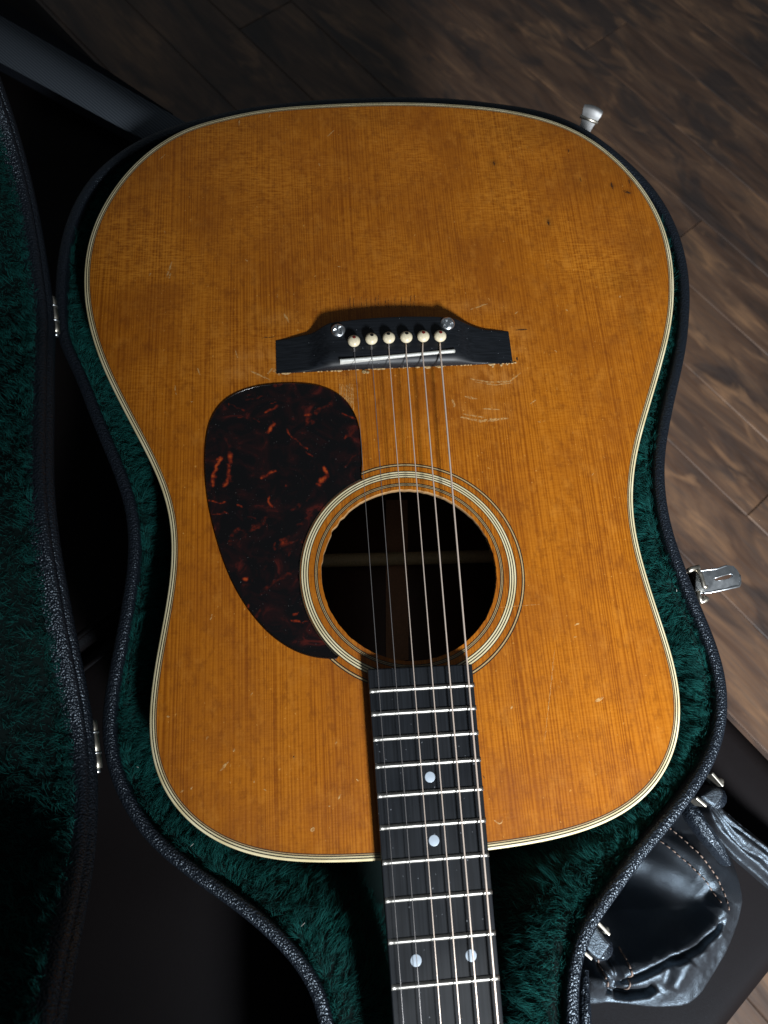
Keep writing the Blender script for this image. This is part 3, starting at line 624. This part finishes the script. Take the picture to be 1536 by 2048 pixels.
# binding and purfling rings
def ring(name, d0, d1, mat, z=.05, outer=False):
    if outer: rr = [z3(bin_(.25),-7), z3(bin_(0),-2), z3(bin_(.06),-1.0), z3(bin_(.3),-.3), z3(bin_(.8),.02), z3(bin_(d1),z)]
    else: rr = [z3(bin_(d0),z), z3(bin_((d0+d1)/2),z+.03), z3(bin_(d1),z)]
    V, F = loft(rr); return make(name, V, F, mat, gtr)
ring('binding',0,1.45,M['cream'],outer=True)
ring('purfling',1.4,1.98,M['black']); ring('purfling',1.98,2.68,M['cream']); ring('purfling',2.68,3.2,M['black']); ring('purfling',3.2,3.6,M['tan'],.04); ring('purfling',3.6,4.05,M['brown'],.04)
V, F = loft([z3(bin_(.5),-6.5), z3(bin_(.4),-100), z3(bin_(.6),-106)]); make('side', V, F, M['rosewood'], gtr)
V, F = prism(bin_(.6), -107, -104); make('back', V, F, M['rosewood'], gtr)
V, F = loft([z3(bin_(3.5),-2.6), z3(bin_(3.5),-103.5)]); make('side_inner_face', V, F[:,::-1].copy(), M['rosewood'], gtr)
a, b = un([(655,1121),(1000,1112)], -97); V, F = tube(np.linspace(a*1.6-b*.6,b*1.6-a*.6,6), 5.0, 10); make('back_brace', V, F, M['brace'], gtr)
a = un([(772,1000),(772,1320),(817,1320),(815,1000)],-103)[:,:2]; V, F = prism(ccw(a), -104, -102.6); make('back_strip', V, F, M['strip'], gtr, False)
# rosette
def annulus(name, radii, mats, z):
    al = np.arange(260)*2*math.pi/260; u = np.stack([np.cos(al),np.sin(al)],1); rr = []; mi = []
    for r in radii: p = HC+u*r; rr.append(z3(p, ztop(p)+z))
    V, F = loft(rr); mi = np.repeat(np.arange(len(radii)-1),260) 
    order = []; idx = []
    for q in mats:
        if q not in order: order.append(q)
        idx.append(order.index(q))
    return make(name, V, F[:,::-1].copy(), [M[q] for q in order], gtr, mi=np.array(idx)[mi])
annulus('rosette_ring',[52.9,53.4,53.75,54.2,54.5,55.05],['black','tan','black','tan','black'],.06)
annulus('rosette_ring',[58.2,58.65,59.4,60.0,60.8,61.4,62.25,62.75],['black','cream','black','cream','black','cream','black'],.06)
annulus('rosette_ring',[65.6,66.2,66.95,67.55],['black','tan','black'],.06)

# pickguard
pgp = [(570,767),(600,767),(629,769),(667,781),(696,803),(714,834),(722,866),(726,916),(723,955),(721,964)]
pgq = [(682,1316),(673,1318),(644,1318.6),(602.7,1310),(561.7,1288),(526.5,1258.6),(491,1214.6),(462,1165),(441.5,1112),(425.4,1056),(415,1009.6),(409,960),(408,916),(410.5,872),(418,839.6),(435.7,809),(465,787),(506,773),(540,768)]
A1 = un(pgp,.6)[:,:2]; A2 = un(pgq,.6)[:,:2]
sm1 = smooth_open(np.concatenate([A2[1:],A1[:-1]]),220,4)
a0_ = math.atan2(*(sm1[-1]-HC)[::-1]); a1_ = math.atan2(*(sm1[0]-HC)[::-1]) % (2*math.pi); a0_ %= 2*math.pi
arc = np.linspace(a0_, a1_, 80); ARC = HC+62.95*np.stack([np.cos(arc),np.sin(arc)],1)
PG = ccw(np.concatenate([sm1, ARC])); n = len(PG)
g = np.stack(np.meshgrid(np.arange(PG[:,0].min(),PG[:,0].max(),.75),np.arange(PG[:,1].min(),PG[:,1].max(),.75),indexing='ij'),-1).reshape(-1,2)
ok = inside(PG,g); g = g[ok]; g = g[seg_dist(g,np.concatenate([PG,PG[:1]]))[0] > .9]
PGi = PG+normals_in(PG)*.55
vs, es, fs, *_ = delaunay_2d_cdt([Vector(p) for p in np.concatenate([PGi,g]).tolist()], [(i,(i+1)%n) for i in range(n)], [], 0, 1e-6)
pv = np.array([tuple(p) for p in vs]); T = np.array(fs); T = T[inside(PGi, pv[T].mean(1))]
def zpx(x,y): return (380+x/3.413, 740+y/3.413)
FL = [([(210,600),(170,660),(155,780)],16,1.0),([(275,570),(265,680),(250,790)],20,.75),([(255,690),(285,760)],14,.7),([(125,890),(190,905),(235,905)],9,.9),([(570,375),(535,430)],13,1.2),([(605,255),(515,298)],9,.9),([(600,225),(560,240)],6,.5),([(830,300),(790,315)],14,.9),([(1040,305),(1130,345)],9,.6),([(925,680),(930,730),(885,785)],17,.85),([(575,685),(490,740)],10,.8),([(660,415),(720,480),(790,545)],10,.55),([(780,570),(830,605)],8,.5),([(385,285),(330,262),(260,235)],8,.5),([(475,360),(400,335),(320,320)],8,.5),([(545,870),(540,910),(570,940)],10,.75),([(330,930),(360,940)],8,.7),([(140,985),(250,985)],7,.6),([(400,1010),(440,1015)],8,.5),([(370,1425),(395,1430)],13,.9),([(405,1610),(390,1640)],9,.8),([(700,1665),(730,1655)],9,.8),([(690,1705),(740,1710)],7,.7),([(760,1720),(815,1710)],7,.6),([(770,1170),(775,1200)],12,.6),([(685,1230),(680,1260)],9,.6),([(570,1190),(572,1230)],9,.5),([(650,780),(655,790)],10,.6),([(870,940),(885,945)],7,.5),([(820,880),(800,900)],8,.45),([(740,920),(750,940)],8,.4),([(520,1050),(540,1090)],7,.4),([(180,1040),(200,1080)],14,.35),([(1150,570),(1060,660)],12,.35),([(560,115),(580,120)],8,.5),([(500,190),(380,215)],8,.4),([(1090,265),(1095,270)],8,.5)]
fleck = np.zeros(len(pv)); warp = pv+np.stack([vnoise(pv,.45,51),vnoise(pv,.45,52)],1)*.7+np.stack([vnoise(pv,.15,53),vnoise(pv,.15,54)],1)*1.0
for l, wd, am in FL:
    L = un([zpx(*p) for p in l], .6)[:,:2]; d,_ = seg_dist(warp, L); ww = wd/3.413/3.35*.95
    fleck = np.maximum(fleck, am*np.exp(-(d/ww)**2*.9)*(.85+.35*vnoise(pv,.35,77)))
ca, sa = math.cos(.6), math.sin(.6); q_ = np.stack([warp[:,0]*ca+warp[:,1]*sa, -warp[:,0]*sa+warp[:,1]*ca],1)*np.array([.055,.21]); n_ = vnoise(q_,1,91)+.5*vnoise(q_,2.1,92)
fleck = np.maximum(fleck, np.clip((n_-.45)/.5,0,1)*.46*(.6+.5*vnoise(pv,.3,93)))
nb = len(pv); zz = ztop(pv)+.95; loop = PG
V = np.concatenate([z3(pv,zz), z3(PG,ztop(PG)+.6), z3(PG,ztop(PG)-.05)]); F = T.tolist()
F += [[i,nb+i,nb+(i+1)%n,(i+1)%n][::-1] for i in range(n)]+[[nb+i,nb+n+i,nb+n+(i+1)%n,nb+(i+1)%n][::-1] for i in range(n)]
pick = make('pickguard', V, F, M['tort'], gtr, attr=dict(fleck=np.r_[fleck,np.zeros(2*n)]))

# bridge
rear = np.concatenate([un([(550,674),(570,672.5),(597.7,667.4)],4),un([(629,659.6),(656,649)],6),un([(687.5,641.5),(720,638.5),(754,636),(812.5,633.5),(871,633),(910,635)],8.3),un([(937.5,642.8),(968.8,651.8)],6),un([(995,655),(1019.5,655.7)],4)])[:,:2]
front = un([(555,747),(656,742.4),(812,736),(920,731),(1028,726)],1.2)[:,:2]
xs = np.linspace(-75,76.2,150); yr = np.interp(xs, rear[:,0], rear[:,1]); k = np.ones(7)/7; yr = np.r_[yr[:3],np.convolve(yr,k,'valid'),yr[-3:]]; yf = np.interp(xs, front[:,0], front[:,1])
def sst(x,a,b): t = np.clip((x-a)/(b-a),0,1); return t*t*(3-2*t)
def bridge_z(x, y, yf_, yr_):
    c = sst(-x,40,56)+sst(x,37,53); top = 8.6-4.7*c-.0006*x*x; d = y-yf_; e = yr_-y
    rr = 8.5-6.5*c; u = np.clip(1-d/rr,0,1); f = 1-np.sqrt(np.clip(1-u**2,0,1)); top = top-f*(top-1.2)*.86
    u2 = np.clip(1-e/1.6,0,1); top = top-(1-np.sqrt(np.clip(1-u2**2,0,1)))*1.4
    return top
tv = np.r_[0,.012,.03,.06,.1,.15,.2,.26,.33,.42,.5,.6,.7,.8,.88,.94,.97,.99,1.0]
rows = [z3(np.stack([xs,yf],1),-.1)]
for t in tv: y = yf+(yr-yf)*t; rows.append(z3(np.stack([xs,y],1), ztop(np.stack([xs,y],1))*.9+bridge_z(xs,y,yf,yr)))
rows.append(z3(np.stack([xs,yr],1),-.1)); V, F = loft(rows, False); F = F.tolist(); nr, nc = len(rows), len(xs)
F.append([i*nc for i in range(nr)][::-1]); F.append([i*nc+nc-1 for i in range(nr)])
bridge = sharp(make('bridge', V, F, M['ebony2'], gtr), 38)
# saddle
SZ = 12.6
sl = un([(680,720.3),(720,717.2),(780,712.2),(845,706.2),(890,702.0),(910,700.2)], 10.0); C = smooth_open(sl[:,:2], 40, 3); t = np.gradient(C,axis=0); t /= np.linalg.norm(t,axis=1)[:,None]; nn = np.stack([-t[:,1],t[:,0]],1)
rows = [z3(C+nn*o_, np.full(40,z_)) for o_, z_ in ((-1.05,6),(-1.05,9.7),(-.6,10.2),(0,10.35),(.6,10.2),(1.05,9.7),(1.05,6))]
V, F = loft(rows, False); F = F.tolist(); F.append([i*40 for i in range(7)][::-1]); F.append([i*40+39 for i in range(7)]); make('saddle', V, F[::1], M['bone'], bridge)
# bridge screws with a cross recess
def zat(x,y):
    return float(ztop([(x,y)])[0]*.9+8.6-.0006*x*x)
for (sx,sy), rot in zip([(676.6,657.7),(896,644)],(.5,1.05)):
    p = un([(sx,sy)],11)[0]; R0 = 4.6; N_ = 48; rows = []
    for r, zz_ in ((R0,0),(R0,.5),(R0*.94,1.0),(R0*.8,1.55),(R0*.62,1.95),(R0*.45,2.15),(R0*.3,2.25),(R0*.16,2.3),(.25,2.32)):
        al = np.arange(N_)*2*math.pi/N_; q = np.stack([r*np.cos(al),r*np.sin(al)],1)
        l = np.stack([q[:,0]*math.cos(rot)+q[:,1]*math.sin(rot), -q[:,0]*math.sin(rot)+q[:,1]*math.cos(rot)],1)
        cut = ((np.abs(l[:,0]) < .75)|(np.abs(l[:,1]) < .75))&(r < R0*.7)
        rows.append(np.stack([p[0]+q[:,0],p[1]+q[:,1],zat(p[0],p[1])-.15+zz_-cut*1.6],1))
    V, F = loft(rows); F = F.tolist(); F.append(list(range(8*N_,9*N_))); make('bridge_screw', V, F, M['steel'], bridge)
# bridge pins
pins = [(707.8,683),(742.6,679.2),(777.3,677.2),(812.1,676),(846.1,674),(880,673)]; pin_w = []
for i, q in enumerate(pins):
    p = un([q],11.5)[0]; z0 = zat(p[0],p[1])-.1; pin_w.append((p,z0))
    V, F = lathe([(2.6,-1),(2.7,.7),(3.1,.9),(3.75,1.7),(3.95,2.6),(3.8,3.5),(3.25,4.3),(2.3,4.85),(1.2,5.1),(.4,5.15)], (p[0],p[1],z0), 24)
    pn = make('bridge_pin', V, F, M['ivory'], gtr)
    V, F = lathe([(1.2,0),(1.2,.3),(.9,.45)], (p[0]+RNG.normal(0,.15),p[1]+1.2,z0+4.72), 14)
    make('pin_dot', V, F, M['reddot'] if i in (0,4,5) else M['black'], pn)

# fingerboard, frets, dots, neck
SCL = 645.2; fd = lambda k: SCL*(1-2**(-k/12)); fpos = lambda k: fd(k)-fd(14)
tl, tr = un([(735.5,1338),(943.8,1327.7)], 7)[:,:2]
def fbx(y):     # left and right edges at y
    hw = (42.9+(54-42.9)*(y+fd(14))/322.6)/2; return -hw, hw
yb = fpos(6)-6; a, b = fbx(yb); FB = np.array([(a,yb),(b,yb),(tr[0]+.2,tr[1]),(tl[0]-.2,tl[1])])
V, F = prism(FB, 1.65, 7.0); fb = bevel(make('fingerboard', V, F, M['ebony'], gtr, False), .7, 2)
for k in range(20,6,-1):
    y = fpos(k); a, b = fbx(y); a += .6; b -= .3; n_ = 26; xs_ = np.linspace(a,b,n_); wob = .05*vnoise(np.stack([xs_,xs_*0+k],1),.35,60+k)
    prof_ = [(-1.25,0),(-1.0,.45),(-.55,.85),(0,1.0),(.55,.85),(1.0,.45),(1.25,0)]
    rows = [np.stack([xs_+(0 if 1 else 0), np.full(n_,y+o_), 6.98+z_*np.r_[.35,.8,np.ones(n_-4),.8,.35]+wob*(z_>.5)],1) for o_,z_ in prof_]
    V, F = loft(rows, False); F = F[:,::-1].tolist(); F.append([i*n_ for i in range(7)]); F.append([i*n_+n_-1 for i in range(7)][::-1]); make('fret', V, F, M['fretm'], fb)
for q in ((860,1554),(868,1681),(832,1921),(942,1911)):
    p = un([q],7)[0]; V, F = lathe([(2.7,-.5),(2.7,.04),(2.5,.07)], (p[0],p[1],7.0), 24); make('position_dot', V, F, M['pearl'], fb)
rows = []
for y in np.linspace(-4,yb+2,20):
    a, b = fbx(y); al = np.linspace(0,math.pi,14); dpt = 20+30*math.exp(-((y+2)/16)**2); rows.append(np.stack([(a+b)/2-(b-a)/2*.97*np.cos(al), np.full(14,y), 1.6-dpt*np.sin(al)**.8],1))
V, F = loft(rows, False); F = F[:,::-1].tolist(); F.append(list(range(14))); F.append(list(range(19*14,20*14))[::-1]); make('neck', V, F, M['rosewood'], gtr)
# strings
sad = [(710,718.3),(744,715.5),(778.5,711.6),(812.5,707.7),(845,705),(880.5,701.8)]; bot = [(807,2048),(842.9,2048),(881.6,2048),(920,2048),(957.4,2048),(996,2048)]
gau = [.16,.19,.27,.34,.43,.54]
for i in range(6):
    s = un([sad[i]],10.5)[0]; e = un([bot[i]],10.2)[0]; d = e-s; e2 = s+d*((yb-s[1])/d[1]); (p,z0) = pin_w[i]
    pd = s-p; pd[2] = 0; pd /= np.linalg.norm(pd); st_ = np.array([p[0],p[1],z0+.3])+pd*2.6
    path = [st_-np.array([0,0,2.5])+pd*.1, st_+pd*.9+np.array([0,0,.5]), s*.5+st_*.5+np.array([0,0,.35]), s+np.array([0,0,gau[i]*.6]), s+d*.01+np.array([0,0,gau[i]*.6])]+[s+d*t+np.array([0,0,gau[i]*.6*(1-t)]) for t in (.2,.4,.6,.8)]+[e2]
    V, F = tube(np.array(path), gau[i], 8); make('string', V, F, M['plain_string'] if i < 2 else M['bronze'], gtr)
    if i < 3:      # twisted ball-end wraps in front of the pins
        hh = np.linspace(0,1,26); ax_ = st_+pd*1.2; wr = ax_+pd*(hh[:,None]*2.6)+np.stack([.55*np.cos(hh*22),0*hh,.5*np.sin(hh*22)+.4],1)
        V, F = tube(wr, .16, 5); make('string_wrap', V, F, M['plain_string'], gtr)

# wear on the top: scratches, dents, glue
def marks(name, lines, mat, z=.07, par=sb, jit=.25):
    parts = []
    for l, wd in lines:
        C = un(l,.5)[:,:2]; n_ = max(5,int(np.linalg.norm(np.diff(C,axis=0),axis=1).sum()/1.5)); C = resample(C,n_,False); C = C+RNG.normal(0,jit*.4,C.shape)
        t = np.gradient(C,axis=0); t /= np.linalg.norm(t,axis=1)[:,None]+1e-9; nn = np.stack([-t[:,1],t[:,0]],1)
        w_ = wd*(.35+.65*np.sin(np.linspace(.12,math.pi-.12,n_)))*RNG.uniform(.6,1.2,n_)
        A_ = C+nn*w_[:,None]/2; B_ = C-nn*w_[:,None]/2; parts.append(loft([z3(B_,ztop(B_)+z),z3(A_,ztop(A_)+z)],False))
    V, F = join([(a_, b_.tolist()) for a_, b_ in parts]); return tag(make(name, V, F, mat, par), kind='stuff')
LT = [([(941,759),(980,766),(1019,763),(1041,747)],1.5),([(950,765),(990,771),(1025,766)],.8),([(929,794),(953,799)],1.6),([(920,835),(961,843),(1016,837)],2.0),([(925,829),(970,836)],1.0),([(965,818),(1000,820)],1.0),([(905,800),(908,815)],2.0),([(1060,808),(1072,800)],.8),([(440,1543),(457,1523)],1.4),([(466,1503),(470,1498)],1.4),([(333,554),(344,522)],1.2),([(338,556),(341,545)],1.6),([(623,1664),(628,1655)],1.8),([(682,1588),(676,1599)],.8),([(1190,1404),(1208,1394)],1.6),([(586,1517),(590,1516)],1.0),([(657,1613),(661,1612)],.9),([(536,748),(545,738),(560,752)],2.0),([(500,742),(540,760)],1.2),([(470,700),(476,716)],.8),([(568,628),(578,646)],1.4),([(940,620),(975,608)],.9),([(1030,628),(1036,623)],.9),([(395,735),(400,750)],1.0),([(350,770),(352,790)],.8),([(988,1640),(1002,1650),(1006,1640)],.8),([(1000,1215),(1080,1208)],.35),([(1090,1480),(1110,1300)],.3),([(1150,1250),(1160,1246)],.9),([(420,1240),(424,1229)],.8),([(412,1480),(416,1473)],.9),([(360,1585),(368,1580)],.9),([(537,235),(541,228)],.8),([(478,250),(479,240)],1.0),([(655,272),(668,260)],1.0),([(318,318),(330,308)],.8)]
for i in range(9): x = 679+i*3.3; LT.append(([(x,772+RNG.uniform(-6,6)),(x+1,800),(x+1+RNG.uniform(-1,1),835+RNG.uniform(-15,12))],.6))
for i in range(46):
    x, y = RNG.uniform(240,1300), RNG.uniform(240,1640); q = un([(x,y)],0)[:,:2]
    if inside(bin_(8),q)[0] and np.linalg.norm(q[0]-HC) > 72 and not inside(PG,q)[0] and abs(q[0,0]) > 30: a_ = RNG.uniform(0,6.3); LT.append(([(x,y),(x+6*math.cos(a_),y+6*math.sin(a_))],RNG.uniform(.4,1.0)))
marks('scratch', LT, M['scratch'])
DK = [([(1223,364),(1226,378)],1.6),([(1245,380),(1262,386)],2.0),([(1258,357),(1262,372)],1.4),([(1096,439),(1098,450)],1.6),([(988,322),(989,330)],1.5),([(1160,354),(1163,362)],1.1),([(1137,298),(1138,304)],1.0),([(524,677),(550,674)],.7),([(1032,660.5),(1056,659)],1.0),([(1034,714),(1034,722)],1.4),([(966,1552),(972,1560)],.8),([(586,1514),(589,1512)],.8)]
for i in range(14): x = 700+i*10+RNG.uniform(-3,3); DK.append(([(x,594+RNG.uniform(-4,6)),(x-1,606),(x+1,619)],.45))
marks('dent', DK, M['darkmark'])
pts = []
for x in np.linspace(560,1030,70):
    yy = np.interp(x,[555,656,812,920,1028],[748,743.4,737,732,727]); rr_ = abs(RNG.normal(0,1))*.55+.25; p = un([(x+RNG.normal(0,2),yy+RNG.uniform(-1.5,.6))],.3)[0]
    V, F = lathe([(rr_,0),(rr_*.8,.35),(rr_*.35,.6)], (p[0],p[1],float(ztop(p[None])[0])), 7); V[:,0] = p[0]+(V[:,0]-p[0])*RNG.uniform(.8,2.2); pts.append((V,F))
for (x,y,rr_) in ((728,745,1.6),(735,746,1.2),(1002,731,1.0),(985,734,.8),(1014,729,.9)):
    p = un([(x,y)],.3)[0]; V, F = lathe([(rr_,0),(rr_*.8,.25),(rr_*.35,.4)], (p[0],p[1],float(ztop(p[None])[0])), 9); pts.append((V,F))
V, F = join(pts); tag(make('glue_residue', V, F, M['glue'], sb), kind='stuff')

# lint fibres caught on the plush and the leather
parts = []
for (x,y,z) in [(606,1849,-20),(384,1690,-20),(275,1534,-20),(1353,1180,-20),(160,1600,-12)]:
    p = un([(x,y)], z+7)[0]; a_ = RNG.uniform(0,3.1); d_ = np.array([math.cos(a_),math.sin(a_),.2])*RNG.uniform(.5,1.4); parts.append(tube(np.array([p-d_,p+np.array([0,0,.3]),p+d_]), .11, 5))
V, F = join(parts); tag(make('lint', V, F, M['bone'], lining), kind='stuff')
